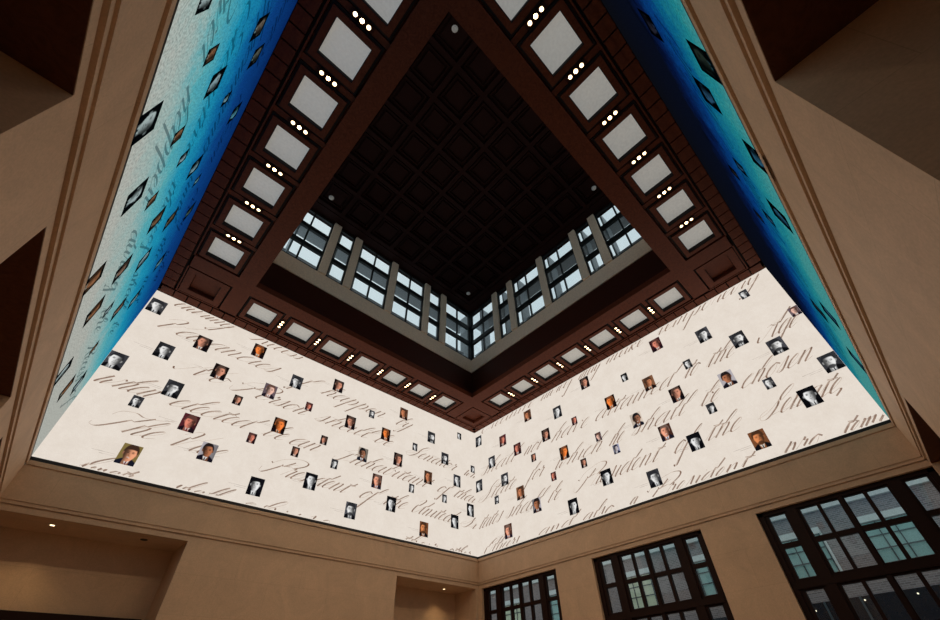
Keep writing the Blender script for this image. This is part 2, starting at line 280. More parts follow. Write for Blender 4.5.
fb = MB(); fb.box((-1.8, -2.2, -0.2), (18.6, 18.6, 0.0))
FLOOR = plain('polished_stone_floor', (0.42, 0.33, 0.24), 0.25)
tag(fb.build('floor', FLOOR), kind='structure')

# ---------------------------------------------------------------- soffit ceiling round the lantern
PITCH = 1.476; CEN = [7.5 + PITCH*(i-3) for i in range(7)]
zt = ZT + ZO
cb = MB()
H = 5.11
# slab above everything
for (lo, hi) in (((-0.5, -0.5), (15.5, 7.5-H-0.14)), ((-0.5, 7.5+H+0.14), (15.5, 15.5)), ((-0.5, 7.5-H-0.14), (7.5-H-0.14, 7.5+H+0.14)), ((7.5+H+0.14, 7.5-H-0.14), (15.5, 7.5+H+0.14))):
    cb.box((lo[0], lo[1], zt+0.24), (hi[0], hi[1], zt+0.45))
cb.ring(7.5, 7.5, 7.5-1.83, H, zt, zt+0.24)                       # ring beam round the opening
for (x, y) in ((0, 0), (0, 1), (1, 0), (1, 1)):                   # beams running on to the walls at each corner
    def mx(v, f): return 15-v if f else v
    cb.box((mx(1.83, x), mx(0.44, y), zt), (mx(2.40, x), mx(1.83, y), zt+0.24)); cb.box((mx(0.44, x), mx(1.83, y), zt), (mx(1.83, x), mx(2.40, y), zt+0.24))
for i in range(6):                                                # cross bars between the panels
    c = (CEN[i]+CEN[i+1])/2
    for s in 'ABLR':
        a = P(s, c-0.075, ZT+0.05, -0.46); b = P(s, c+0.075, ZT+0.24, -1.83); cb.box(a, b)
cb.ring(7.5, 7.5, 7.06, 7.02, zt+0.0, zt+0.24)                    # fillet between blocks and panels
tag(cb.build('ceiling', MAHOG), kind='structure')
for k, s in enumerate('ABLR'):                                    # row of wooden blocks along each screen head
    db = MB(); n = 37 if s in 'AB' else 35; e0 = 0.05 if s in 'AB' else 0.44; p = (15-2*e0)/n
    for i in range(n):
        r0 = e0+i*p
        lo = r0+0.018; hi = r0+p-0.018
        if s in 'AB' and False: continue
        db.box(P(s, lo, ZT+0.012, -0.015), P(s, hi, ZT+0.14, -0.20)); db.box(P(s, lo, ZT, -0.20), P(s, hi, ZT+0.14, -0.375))
    tag(db.build('trim_%d' % (k+5), MAHOG), kind='structure')
    gb = MB(); gb.box(P(s, 0.0, ZT+0.13, 0.0), P(s, 15, ZT+0.235, -0.44))
    tag(gb.build('trim_%d' % (k+9), SHADOWGAP), kind='structure')

SIDEWORD = {'A': 'far left', 'B': 'far right', 'L': 'near left', 'R': 'near right'}
ORD = ['first', 'second', 'third', 'fourth', 'fifth', 'sixth', 'seventh']
def rc(side, i):                     # i counts from the corner nearest the far corner of the room
    r = {'A': 15-CEN[i], 'B': CEN[i], 'L': 15-CEN[i], 'R': CEN[i]}[side]
    return P(side, r, ZT, -1.145)
for s in 'ABLR':
    for i in range(7):
        c = rc(s, i)
        where = {'A': 'counted leftwards from the far corner', 'B': 'counted rightwards from the far corner', 'L': 'counted from the far left corner towards the viewer', 'R': 'counted from the far right corner towards the viewer'}[s]
        e = empty('ceiling_light_panel', c, '%s frosted ceiling panel above the %s screen, %s' % (ORD[i], SIDEWORD[s], where), 'ceiling light', 'frosted ceiling panels round the opening')
        f = MB(); x, y, z = c
        f.ring(x, y, 0.585, 0.445, z, z+0.175)
        f.build('panel_frame', MAHOG, e)
        g = MB(); g.ring(x, y, 0.64, 0.585, z+0.06, z+0.2); g.ring(x, y, 0.445, 0.43, z+0.015, z+0.169); g.build('shadow_gap', SHADOWGAP, e)
        d = MB(); d.box((x-0.43, y-0.43, z+0.17), (x+0.43, y+0.43, z+0.185)); d.build('diffuser', DIFFUSER, e)
# wooden coffers in the four corners
for k, (x, y, lab) in enumerate(((1.14, 1.14, 'blank square wooden coffer in the far corner of the ceiling'), (13.86, 1.14, 'blank wooden coffer above the corner of the far left and near left screens'), (1.14, 13.86, 'blank wooden coffer above the corner of the far right and near right screens'), (13.86, 13.86, 'blank wooden coffer in the ceiling corner over the viewer'))):
    e = empty('ceiling_coffer', (x, y, zt), lab, 'ceiling panel')
    f = MB(); f.ring(x, y, 0.63, 0.42, zt, zt+0.12); f.build('coffer_frame', MAHOG, e)
    f = MB(); f.ring(x, y, 0.685, 0.63, zt+0.12, zt+0.2); f.ring(x, y, 0.42, 0.385, zt+0.16, zt+0.2); f.box((x-0.66, y-0.66, zt+0.20), (x+0.66, y+0.66, zt+0.22)); f.build('shadow_gap', SHADOWGAP, e)
    f = MB(); f.ring(x, y, 0.42, 0.40, zt+0.02, zt+0.16); f.box((x-0.385, y-0.385, zt+0.14), (x+0.385, y+0.385, zt+0.20)); f.build('coffer_field', MAHOG, e)

# three-lamp fittings between the panels
for s in 'ABLR':
    for i in range(6):
        rr = (CEN[i]+CEN[i+1])/2; r = {'A': 15-rr, 'B': rr, 'L': 15-rr, 'R': rr}[s]
        c = P(s, r, ZT+0.05, -1.145)
        e = empty('triple_downlight', c, 'lit three-lamp downlight after the %s frosted panel of the %s row' % (ORD[i], SIDEWORD[s]), 'downlight', 'three-lamp downlights between the ceiling panels')
        pb = MB(); q0 = P(s, r-0.068, ZT+0.035, -1.145-0.29); q1 = P(s, r+0.068, ZT+0.05, -1.145+0.29); pb.box(q0, q1)
        pb.build('mounting_plate', MAHOG_D, e)
        for j in (-1, 0, 1):
            q = Vector(P(s, r, ZT, -1.145+0.165*j))
            lb = MB(); lb.disc((q.x, q.y, q.z+0.024), 0.046, (0, 0, 1), 20, 0.01)
            ln = lb.build('lamp', LAMPC if j == 0 else LAMP, e)
            rb = MB(); rb.tube((q.x, q.y), 0.048, 0.062, q.z+0.012, q.z+0.035); rb.build('lamp_ring', BRASS, ln, origin=None) if False else rb.build('lamp_ring', BRASS, e)
        ld = bpy.data.lights.new('bulb', 'SPOT'); ld.energy = SPOT_W[s]; ld.color = (1.0, 0.74, 0.48); ld.spot_size = math.radians(125); ld.spot_blend = 0.9; ld.shadow_soft_size = 0.06
        lo = bpy.data.objects.new('bulb', ld); COL.objects.link(lo); lo.parent = e; lo.location = (0, 0, -0.06)
        if s == 'R': lo.rotation_euler = (math.radians(-42), 0, 0)      # aimed across the room
        if s == 'L': lo.rotation_euler = (0, math.radians(42), 0)
        if s in 'LR': ld.spot_size = math.radians(100)

# ---------------------------------------------------------------- lantern above the opening
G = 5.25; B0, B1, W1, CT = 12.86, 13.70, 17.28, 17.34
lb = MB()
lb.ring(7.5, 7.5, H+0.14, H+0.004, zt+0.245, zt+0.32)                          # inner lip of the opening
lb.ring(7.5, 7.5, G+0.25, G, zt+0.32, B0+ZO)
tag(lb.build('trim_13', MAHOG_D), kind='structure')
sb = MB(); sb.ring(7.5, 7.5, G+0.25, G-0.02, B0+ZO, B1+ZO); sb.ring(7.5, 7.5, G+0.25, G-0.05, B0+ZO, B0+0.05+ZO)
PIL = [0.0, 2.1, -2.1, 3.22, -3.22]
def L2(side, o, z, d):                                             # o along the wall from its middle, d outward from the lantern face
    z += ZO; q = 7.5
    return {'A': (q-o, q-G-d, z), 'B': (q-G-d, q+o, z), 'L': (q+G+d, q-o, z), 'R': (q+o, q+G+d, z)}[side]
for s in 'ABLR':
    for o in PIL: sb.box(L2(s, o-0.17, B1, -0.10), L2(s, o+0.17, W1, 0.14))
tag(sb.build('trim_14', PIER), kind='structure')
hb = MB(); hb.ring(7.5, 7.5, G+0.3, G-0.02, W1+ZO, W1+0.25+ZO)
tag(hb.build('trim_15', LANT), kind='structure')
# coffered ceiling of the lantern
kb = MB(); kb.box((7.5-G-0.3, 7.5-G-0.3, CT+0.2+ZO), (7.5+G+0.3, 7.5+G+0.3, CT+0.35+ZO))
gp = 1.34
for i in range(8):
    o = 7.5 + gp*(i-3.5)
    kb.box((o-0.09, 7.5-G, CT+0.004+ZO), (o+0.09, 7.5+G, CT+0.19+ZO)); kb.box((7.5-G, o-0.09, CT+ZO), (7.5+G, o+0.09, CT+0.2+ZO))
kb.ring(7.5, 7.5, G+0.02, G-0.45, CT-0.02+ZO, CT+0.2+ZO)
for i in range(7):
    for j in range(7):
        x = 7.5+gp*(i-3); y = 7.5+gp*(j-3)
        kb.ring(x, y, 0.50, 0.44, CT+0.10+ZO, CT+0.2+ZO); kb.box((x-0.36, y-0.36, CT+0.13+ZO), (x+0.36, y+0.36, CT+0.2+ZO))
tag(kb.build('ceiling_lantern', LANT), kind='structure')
for (x, y, lab) in ((3.35, 3.3, 'small white round fitting on the dark lantern ceiling, nearest the far corner'), (11.65, 3.3, 'small white round fitting on the dark lantern ceiling, left corner'), (3.35, 11.65, 'small white round fitting on the dark lantern ceiling, right corner'), (11.63, 11.63, 'small white round fitting on the dark lantern ceiling, top corner of the photo')):
    e = empty('smoke_detector', (x, y, CT+ZO), lab, 'smoke detector', 'white fittings in the corners of the lantern ceiling')
    b_ = MB(); b_.disc((x, y, CT-0.05+ZO), 0.075, (0, 0, 1), 24, 0.03); b_.build('cover', WHITE, e)
    b_ = MB(); b_.disc((x, y, CT-0.02+ZO), 0.11, (0, 0, 1), 24, 0.02); b_.build('base', WHITE, e)

# lantern windows: six on each side
wn = 0
UNITS = [(-5.2, -3.39, 2), (-3.05, -2.27, 1), (-1.93, -0.17, 2), (0.17, 1.93, 2), (2.27, 3.05, 1), (3.39, 5.2, 2)]
for s in 'ABLR':
    for (u0, u1, n) in UNITS:
        wn += 1
        fr = MB(); R_ = lambda a, b, z0, z1, d0, d1: fr.box(L2(s, a, z0, d0), L2(s, b, z1, d1))
        t = 0.07
        R_(u0, u0+t, B1, W1, 0.02, 0.12); R_(u1-t, u1, B1, W1, 0.02, 0.12); R_(u0, u1, B1, B1+0.10, 0.02, 0.12); R_(u0, u1, W1-0.10, W1, 0.02, 0.12)
        zs = [B1+0.10, B1+1.21, B1+2.37, W1-0.10]
        for zz in zs[1:3]: R_(u0, u1, zz-0.12, zz+0.12, 0.0, 0.13)
        if n == 2: mid = (u0+u1)/2; R_(mid-0.035, mid+0.035, B1, W1, 0.03, 0.11)
        f = fr.build('window_%d' % wn, METAL); tag(f, kind='structure')
        cols = [(u0+t, u1-t)] if n == 1 else [(u0+t, mid-0.035), (mid+0.035, u1-t)]
        for (a, b) in cols:
            for z0, z1 in zip(zs[:-1], zs[1:]):
                g = MB(); g.box(L2(s, a, z0, 0.065), L2(s, b, z1, 0.075)); g.build('pane', GLASS, f)
cp_ = MB()
for (x, y) in ((-1, -1), (-1, 1), (1, -1), (1, 1)): cp_.box((7.5+x*5.18, 7.5+y*5.18, B1+ZO), (7.5+x*5.42, 7.5+y*5.42, W1+ZO))
tag(cp_.build('trim_16', METAL), kind='structure')
# grey steel sunshade outside each side of the lantern
for s in 'ABLR':
    c = L2(s, 0, 15.6, 1.0)
    e = empty('sunshade', c, 'grey steel sunshade outside the high windows on the %s side of the lantern' % SIDEWORD[s], 'sunshade')
    b_ = MB()
    b_.box(L2(s, -5.6, B1+3.15, 0.80), L2(s, 5.6, B1+3.22, 1.36)); b_.box(L2(s, -5.6, B1+0.9, 0.62), L2(s, 5.6, B1+0.96, 0.80))
    b_.build('shelf', GREY, e)
    for q in (-5.0, -3.22, -2.1, 0.0, 2.1, 3.22, 5.0):
        b_ = MB(); b_.box(L2(s, q+0.30, B1-0.4, 0.26), L2(s, q+0.38, W1+0.2, 0.9)); b_.build('fin', GREY, e)

# ---------------------------------------------------------------- tall timber windows on the far right wall
def big_window(r0, r1, num):
    c = (r0+r1)/2; hw = (r1-r0)/2
    fr = MB(); D0, D1 = 0.22, 0.34
    def bar(a, b, z0, z1, d0=D0, d1=D1): fr.box(P('B', a, z0, d0), P('B', b, z1, d1))
    rows = [(2.95, 3.65), (2.12, 2.83), (1.0, 1.85), (0.1, 0.88), (-0.8, -0.02), (-1.5, -0.92)]
    cols = [(-1.72, -1.32), (-0.94, -0.54), (-0.46, -0.06), (0.08, 0.48), (0.57, 0.98), (1.34, 1.74)]
    e = [-hw] + [v for cc in cols for v in cc] + [hw]
    for a, b in zip(e[0::2], e[1::2]): bar(c+a, c+b, -1.6, HEAD)
    rz = [HEAD] + [v for rr in rows for v in (rr[1], rr[0])] + [-1.6]
    for a, b in zip(rz[0::2], rz[1::2]): bar(c-hw, c+hw, b, a, D0+0.004, D1-0.004)
    # proud mullions and transom
    for o in (-1.13, 1.16): bar(c+o-0.12, c+o+0.12, -1.6, HEAD, D0-0.05, D1+0.03)
    bar(c-0.02, c+0.05, -1.6, 3.7, D0-0.03, D1+0.02)
    bar(c-hw+0.1, c+hw-0.1, 1.90, 2.05, D0-0.06, D1+0.03)
    bar(c-hw, c-hw+0.14, -1.6, HEAD, D0-0.04, D1+0.03); bar(c+hw-0.14, c+hw, -1.6, HEAD, D0-0.04, D1+0.03); bar(c-hw, c+hw, 3.68, HEAD, D0-0.04, D1+0.03)
    f = fr.build('window_%d' % num, WINWOOD); tag(f, kind='structure')
    for (a, b) in cols:
        for (z0, z1) in rows:
            g = MB(); g.box(P('B', c+a, z0, 0.275), P('B', c+b, z1, 0.283)); g.build('pane', GLASS2, f)
for k, (a, b) in enumerate(OPEN['B']): big_window(a, b, 25+k)

# ---------------------------------------------------------------- neighbouring wing seen through those windows
BRICK = None
def brick_mat():
    m, nt, b = mat('grey_brick'); geo = N(nt, 'ShaderNodeNewGeometry'); sep = N(nt, 'ShaderNodeSeparateXYZ'); nt.links.new(geo.outputs['Position'], sep.inputs[0])
    com = N(nt, 'ShaderNodeCombineXYZ'); nt.links.new(sep.outputs['Y'], com.inputs[0]); nt.links.new(sep.outputs['Z'], com.inputs[1])
    br = N(nt, 'ShaderNodeTexBrick')
    for k, v in (('Scale', 1.0), ('Mortar Size', 0.012), ('Brick Width', 0.24), ('Row Height', 0.085)): br.inputs[k].default_value = v
    br.inputs['Color1'].default_value = (0.17, 0.135, 0.135, 1); br.inputs['Color2'].default_value = (0.27, 0.215, 0.21, 1); br.inputs['Mortar'].default_value = (0.34, 0.30, 0.29, 1)
    nt.links.new(com.outputs[0], br.inputs['Vector']); nt.links.new(br.outputs['Color'], b.inputs['Base Color']); b.inputs['Roughness'].default_value = 0.9
    return m
BRICK = brick_mat()
CAST = plain('pale_cast_stone', (0.66, 0.70, 0.68), 0.8)
TEAL = plain('teal_glazing', (0.27, 0.47, 0.45), 0.3)
OLIVE = plain('yellow_green_glazing', (0.55, 0.60, 0.42), 0.3)
MULL = plain('dark_glazing_bars', (0.05, 0.07, 0.08), 0.5)
X = -14.0
be = empty('brick_building', (X-1, 2.0, 0), 'grey brick wing with pale stone bands and teal windows, seen through the far right windows', 'building')
b_ = MB(); b_.box((X-2, -26, 0), (X, 30, 12.0)); b_.build('brick_wall', BRICK, be)
b_ = MB()
b_.box((X-0.02, -26, 7.0+ZO), (X+0.18, 30, 7.32+ZO)); b_.box((X-0.02, -26, 8.9+ZO), (X+0.1, 30, 9.2+ZO)); b_.build('cornice_band', CAST, be)
for yc in (-14.2, -10.6, -6.6, -3.2, 0.1, 4.35, 9.6, 13.25, 17.6, 21.3):
    hw = 0.95
    for (z0, z1) in ((4.25, 5.92),):
        fr = MB(); z0 += ZO; z1 += ZO
        fr.ring(0, 0, 0, 0, 0, 0) if False else None
        fr.box((X-0.01, yc-hw-0.06, z0-0.06), (X+0.07, yc-hw, z1+0.06)); fr.box((X-0.01, yc+hw, z0-0.06), (X+0.07, yc+hw+0.06, z1+0.06))
        for q in (-0.32, 0.32): fr.box((X+0.01, yc+q-0.025, z0), (X+0.06, yc+q+0.025, z1))
        for q in (0.33, 0.66): fr.box((X+0.01, yc-hw, z0+(z1-z0)*q-0.025), (X+0.06, yc+hw, z0+(z1-z0)*q+0.025))
        f = fr.build('window', MULL, be)
        g = MB(); g.box((X, yc-hw, z0), (X+0.02, yc+hw, z1)); g.build('pane', OLIVE if abs(yc-0.1) < 0.1 or yc == -10.6 else TEAL, f)
        cf = MB(); cf.box((X-0.01, yc-hw-0.16, z0-0.06), (X+0.05, yc-hw-0.06, z1+0.06)); cf.box((X-0.01, yc+hw+0.06, z0-0.06), (X+0.05, yc+hw+0.16, z1+0.06)); cf.build('stone_surround', CAST, be)
        l_ = MB(); l_.box((X, yc-hw-0.15, z1+0.06), (X+0.12, yc+hw+0.15, z1+0.34)); l_.box((X, yc-hw-0.15, z0-0.22), (X+0.14, yc+hw+0.15, z0-0.06)); l_.build('lintel_and_sill', CAST, be)
b_ = MB(); b_.box((X-0.01, -26, 0), (X+0.05, 30, 3.15+ZO)); sf_ = b_.build('reflection_band', plain('dark_blue_reflection', (0.006, 0.012, 0.022), 0.2), be)  # added dark band paints the hall's reflection in the lower panes
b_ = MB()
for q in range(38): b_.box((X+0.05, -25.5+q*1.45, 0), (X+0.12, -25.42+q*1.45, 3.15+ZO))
b_.build('band_bars', MULL, sf_)
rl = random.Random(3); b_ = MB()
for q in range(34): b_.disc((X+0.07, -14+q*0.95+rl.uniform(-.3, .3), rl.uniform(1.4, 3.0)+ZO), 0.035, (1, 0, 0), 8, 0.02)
b_.build('reflected_lamp_dots', plain('reflected_lamp_glow', (0.8, 0.7, 0.5), 0.5, em=(1, 0.85, 0.6), es=1.5), sf_)  # added glowing dots stand in for hall lamps reflected in the glass
gb = MB(); gb.box((-14, -30, -0.3), (-0.6, 34, -0.02)); tag(gb.build('ground', plain('courtyard_paving', (0.3, 0.3, 0.28), 0.9)), kind='structure')

# ---------------------------------------------------------------- lit portals on the far left wall
def niche_light(side, r, d, lab, on=True):
    c = P(side, r, HEAD, d)
    e = empty('recessed_downlight', c, lab, 'downlight')
    b_ = MB(); b_.tube((c[0], c[1]), 0.05, 0.085, c[2]-0.012, c[2]+0.0); b_.build('trim_ring', WHITE if on else BLACK, e)
    b_ = MB(); b_.disc((c[0], c[1], c[2]-0.006), 0.05, (0, 0, 1), 20, 0.005); b_.build('lens', LAMP if on else BLACK, e)
    if on:
        ld = bpy.data.lights.new('bulb', 'SPOT'); ld.energy = NICHE_W; ld.color = (1.0, 0.70, 0.36); ld.spot_size = math.radians(110); ld.spot_blend = 0.8; ld.shadow_soft_size = 0.05
        lo = bpy.data.objects.new('bulb', ld); COL.objects.link(lo); lo.parent = e; lo.location = (0, 0, -0.03)
niche_light('A', 1.10, 0.60, 'small lit downlight in the soffit of the left-hand stone portal')
niche_light('A', 3.02, 0.60, 'small unlit downlight in the soffit of the left-hand stone portal', False)
niche_light('A', 13.78, 0.83, 'small lit downlight in the soffit of the portal by the far corner')
# dark timber doorway set in the back of the left portal
e = empty('timber_doorway', P('A', 1.9, -1.6, 1.3), 'dark timber door head at the back of the left-hand stone portal', 'door')
b_ = MB()
wbox(b_, 'A', 0.25, 3.85, 1.92, 2.10, 1.26, 1.40); wbox(b_, 'A', 0.25, 0.43, -1.6, 1.92, 1.26, 1.40); wbox(b_, 'A', 3.67, 3.85, -1.6, 1.92, 1.26, 1.40); b_.build('door_frame', WINWOOD, e)
for a in (0.43, 2.05):
    b_ = MB(); wbox(b_, 'A', a, a+1.62, -1.6, 1.92, 1.34, 1.39)
    for z0, z1 in ((-1.4, -0.3), (-0.1, 0.75), (0.9, 1.75)): wbox(b_, 'A', a+0.15, a+1.47, z0, z1, 1.32, 1.34)
    b_.build('door_leaf', WINWOOD, e)

# ---------------------------------------------------------------- portraits
def mixc(a, b, t): t = max(0.0, min(1.0, t)); return tuple(a[i]*(1-t)+b[i]*t for i in range(3))
def sm(x, a, b): t = max(0.0, min(1.0, (x-a)/(b-a))); return t*t*(3-2*t)
KINDS = {
 'g':     dict(bg=(56, 56, 60), skin=(204, 203, 201), hair=(42, 42, 45), suit=(14, 14, 17), shirt=(222, 222, 222)),
 'k':     dict(bg=(12, 12, 16), skin=(205, 205, 204), hair=(15, 15, 18), suit=(8, 8, 12), shirt=(228, 228, 226)),
 'blue':  dict(bg=(108, 108, 124), skin=(170, 162, 165), hair=(40, 38, 52), suit=(24, 26, 48), shirt=(215, 215, 222)),
 'dark':  dict(bg=(24, 15, 14), skin=(188, 128, 104), hair=(78, 60, 52), suit=(14, 11, 16), shirt=(222, 214, 204)),
 'orange':dict(bg=(22, 11, 8), skin=(222, 118, 55), hair=(120, 72, 44), suit=(20, 12, 16), shirt=(212, 190, 165)),
 'brown': dict(bg=(100, 68, 48), skin=(178, 112, 78), hair=(70, 48, 36), suit=(24, 16, 16), shirt=(205, 190, 172)),
 'red':   dict(bg=(58, 24, 28), skin=(196, 118, 98), hair=(92, 58, 52), suit=(30, 16, 24), shirt=(215, 200, 190)),
 'pale':  dict(bg=(92, 78, 84), skin=(206, 164, 148), hair=(96, 68, 58), suit=(30, 24, 34), shirt=(226, 218, 212)),
 'olive': dict(bg=(128, 110, 62), skin=(206, 142, 108), hair=(62, 42, 32), suit=(22, 24, 38), shirt=(238, 236, 234)),
 'lbj':   dict(bg=(178, 172, 176), skin=(158, 100, 70), hair=(34, 26, 26), suit=(20, 18, 28), shirt=(226, 224, 222)),
 'obama': dict(bg=(186, 172, 158), skin=(134, 90, 68), hair=(26, 24, 26), suit=(22, 24, 36), shirt=(230, 230, 232)),
 'bush':  dict(bg=(74, 44, 34), skin=(214, 146, 118), hair=(108, 86, 76), suit=(26, 24, 36), shirt=(226, 226, 232)),
 'beard': dict(bg=(118, 72, 44), skin=(196, 122, 76), hair=(72, 46, 30), suit=(18, 16, 20), shirt=(220, 214, 204)),
}
def face_colour(u, v, p):
    kd = p['k']; cx, cy = p['cx'], p['cy']; ca, sa = math.cos(p['tilt']), math.sin(p['tilt'])
    du, dv = u-cx, (v-cy)*1.27; x = du*ca+dv*sa; y = -du*sa+dv*ca; s = p['s']; x /= s; y /= s
    col = mixc(kd['bg'], tuple(c*p['bgv'] for c in kd['bg']), u if p['lit'] > 0 else 1-u)
    # shoulders, shirt and tie
    sh = 0.27 - 0.62*max(0, abs(du)-0.13)**1.25 + 0.0
    col = mixc(col, kd['suit'], sm(sh - v + 0.06, -0.03, 0.03))
    neck = sm(0.15-abs(x), 0, 0.03) * sm(-y, 0.16, 0.2)
    col = mixc(col, tuple(c*0.7 for c in kd['skin']), neck)
    vee = 0.02 + 0.50*max(0, v+0.03)
    if v < 0.27:
        col = mixc(col, kd['shirt'], sm(vee-abs(du-(cx-0.5)*0.2), -0.015, 0.02)*sm(0.26-v, 0, 0.04))
        col = mixc(col, p['tie'], sm(0.035+0.03*(0.2-v)-abs(du-(cx-0.5)*0.2), -0.01, 0.012)*sm(0.20-v, 0, 0.03))
    # hair then face
    hr = math.hypot(x/0.285, (y-0.055)/0.40)
    col = mixc(col, kd['hair'], sm(1.0-hr, -0.05, 0.06)*sm(y, -0.10, 0.0))
    ear = max(sm(1-math.hypot((x-0.25)/0.045, (y+0.02)/0.085), 0, 0.3), sm(1-math.hypot((x+0.25)/0.045, (y+0.02)/0.085), 0, 0.3))
    col = mixc(col, tuple(c*0.72 for c in kd['skin']), ear)
    top = p['line'] - 0.12*abs(x-0.05*p['lit'])
    wj = 0.235 - 0.10*max(0, -y-0.05)
    fr = math.hypot(x/wj, (y+0.02)/0.36)
    k = sm(1.0-fr, -0.03, 0.07) * sm(top-y, -0.015, 0.035)
    tone = 1.02 - 0.66*sm(-x*p['lit'], -0.02, 0.20) + 0.14*sm(x*p['lit'], 0.0, 0.12)
    sk = tuple(min(255, c*tone) for c in kd['skin'])
    # features
    dk = 0.0
    for ex in (-0.095, 0.095):
        dk = max(dk, 0.78*sm(1-math.hypot((x-ex)/0.062, (y-0.035)/0.030), 0, 0.6))      # eyes
        dk = max(dk, 0.62*sm(1-math.hypot((x-ex)/0.085, (y-0.092+0.15*abs(x-ex))/0.022), 0, 0.6))  # brows
    dk = max(dk, 0.42*sm(1-math.hypot((x+0.03*p['lit'])/0.026, (y+0.035)/0.085), 0, 0.7))       # nose side
    dk = max(dk, 0.50*sm(1-math.hypot(x/0.06, (y+0.105)/0.020), 0, 0.6))                         # nostrils
    dk = max(dk, 0.60*sm(1-math.hypot(x/0.092, (y+0.185-p['smile']*x*x)/0.020), 0, 0.6))         # mouth
    dk = max(dk, 0.25*sm(1-math.hypot(x/0.07, (y+0.25)/0.02), 0, 0.8))
    sk = mixc(sk, tuple(c*0.25 for c in kd['skin']), dk)
    if p['teeth'] and abs(x) < 0.06 and abs(y+0.18) < 0.012: sk = (225, 215, 205)
    if p['beard']:
        bd = 0.8*sm(1-math.hypot(x/0.19, (y+0.285)/0.125), 0, 0.35)*(1-0.6*sm(1-math.hypot(x/0.07, (y+0.185)/0.022), 0, 0.5))
        sk = mixc(sk, tuple(c*0.85 for c in kd['hair']), bd)
        if bd > 0.2: k = max(k, sm(1-math.hypot(x/0.19, (y+0.285)/0.125), 0, 0.35))
    if p['glasses']:
        for ex in (-0.1, 0.1):
            rr = math.hypot((x-ex)/0.085, (y-0.03)/0.062); sk = mixc(sk, (30, 28, 30), 0.75*sm(0.16-abs(rr-1), 0, 0.1))
    col = mixc(col, sk, k)
    if p['frame']: col = mixc(col, (6, 12, 16), sm(0.13-min(u, 1-u, v, 1-v), -0.01, 0.05))
    return col
def portrait(mb, side, r, z, w, h, p, d=-0.006):
    nx, ny = (30, 38) if w > 0.35 else (18, 24)
    base = len(mb.v)
    for j in range(ny+1):
        for i in range(nx+1):
            u, v = i/nx, j/ny
            mb.v.append(P(side, r-w/2+u*w, z-h/2+v*h, d)); c = face_colour(u, v, p)
            mb.c.append(tuple(q*p['gain'] for q in lin(c)) if p['tint'] is None else tuple(a*t for a, t in zip(lin(c), p['tint'])))
    for j in range(ny):
        for i in range(nx):
            a = base+j*(nx+1)+i; mb.f.append((a, a+1, a+nx+2, a+nx+1))
DESC = {'g': 'black and white', 'k': 'high-contrast black and white', 'blue': 'blue-grey', 'dark': 'colour', 'orange': 'orange-toned painted', 'brown': 'brown-toned painted', 'red': 'red-toned painted', 'pale': 'pale painted', 'olive': 'colour', 'lbj': 'colour', 'obama': 'colour', 'bush': 'colour', 'beard': 'brown painted'}
PIC = picture_mat('portrait_picture')
def params(kind, rnd, tint=None):
    return dict(k=KINDS[kind], cx=0.5+rnd.uniform(-0.05, 0.05), cy=0.57+rnd.uniform(-0.02, 0.03), tilt=rnd.uniform(-0.09, 0.09), s=rnd.uniform(1.22, 1.38), bgv=rnd.uniform(0.5, 1.5),
        frame=tint is not None, lit=rnd.choice((-1, 1)), line=rnd.uniform(0.17, 0.26), smile=rnd.uniform(0.0, 2.5), teeth=kind in ('olive', 'bush', 'obama'), beard=(kind == 'beard' or (kind == 'g' and rnd.random() < 0.25)),
        glasses=(kind in ('g',) and rnd.random() < 0.15), tie=rnd.choice(((90, 20, 25), (25, 25, 45), (20, 20, 22))) if kind not in ('g', 'k', 'blue') else (25, 25, 28), gain=1.0, tint=tint)

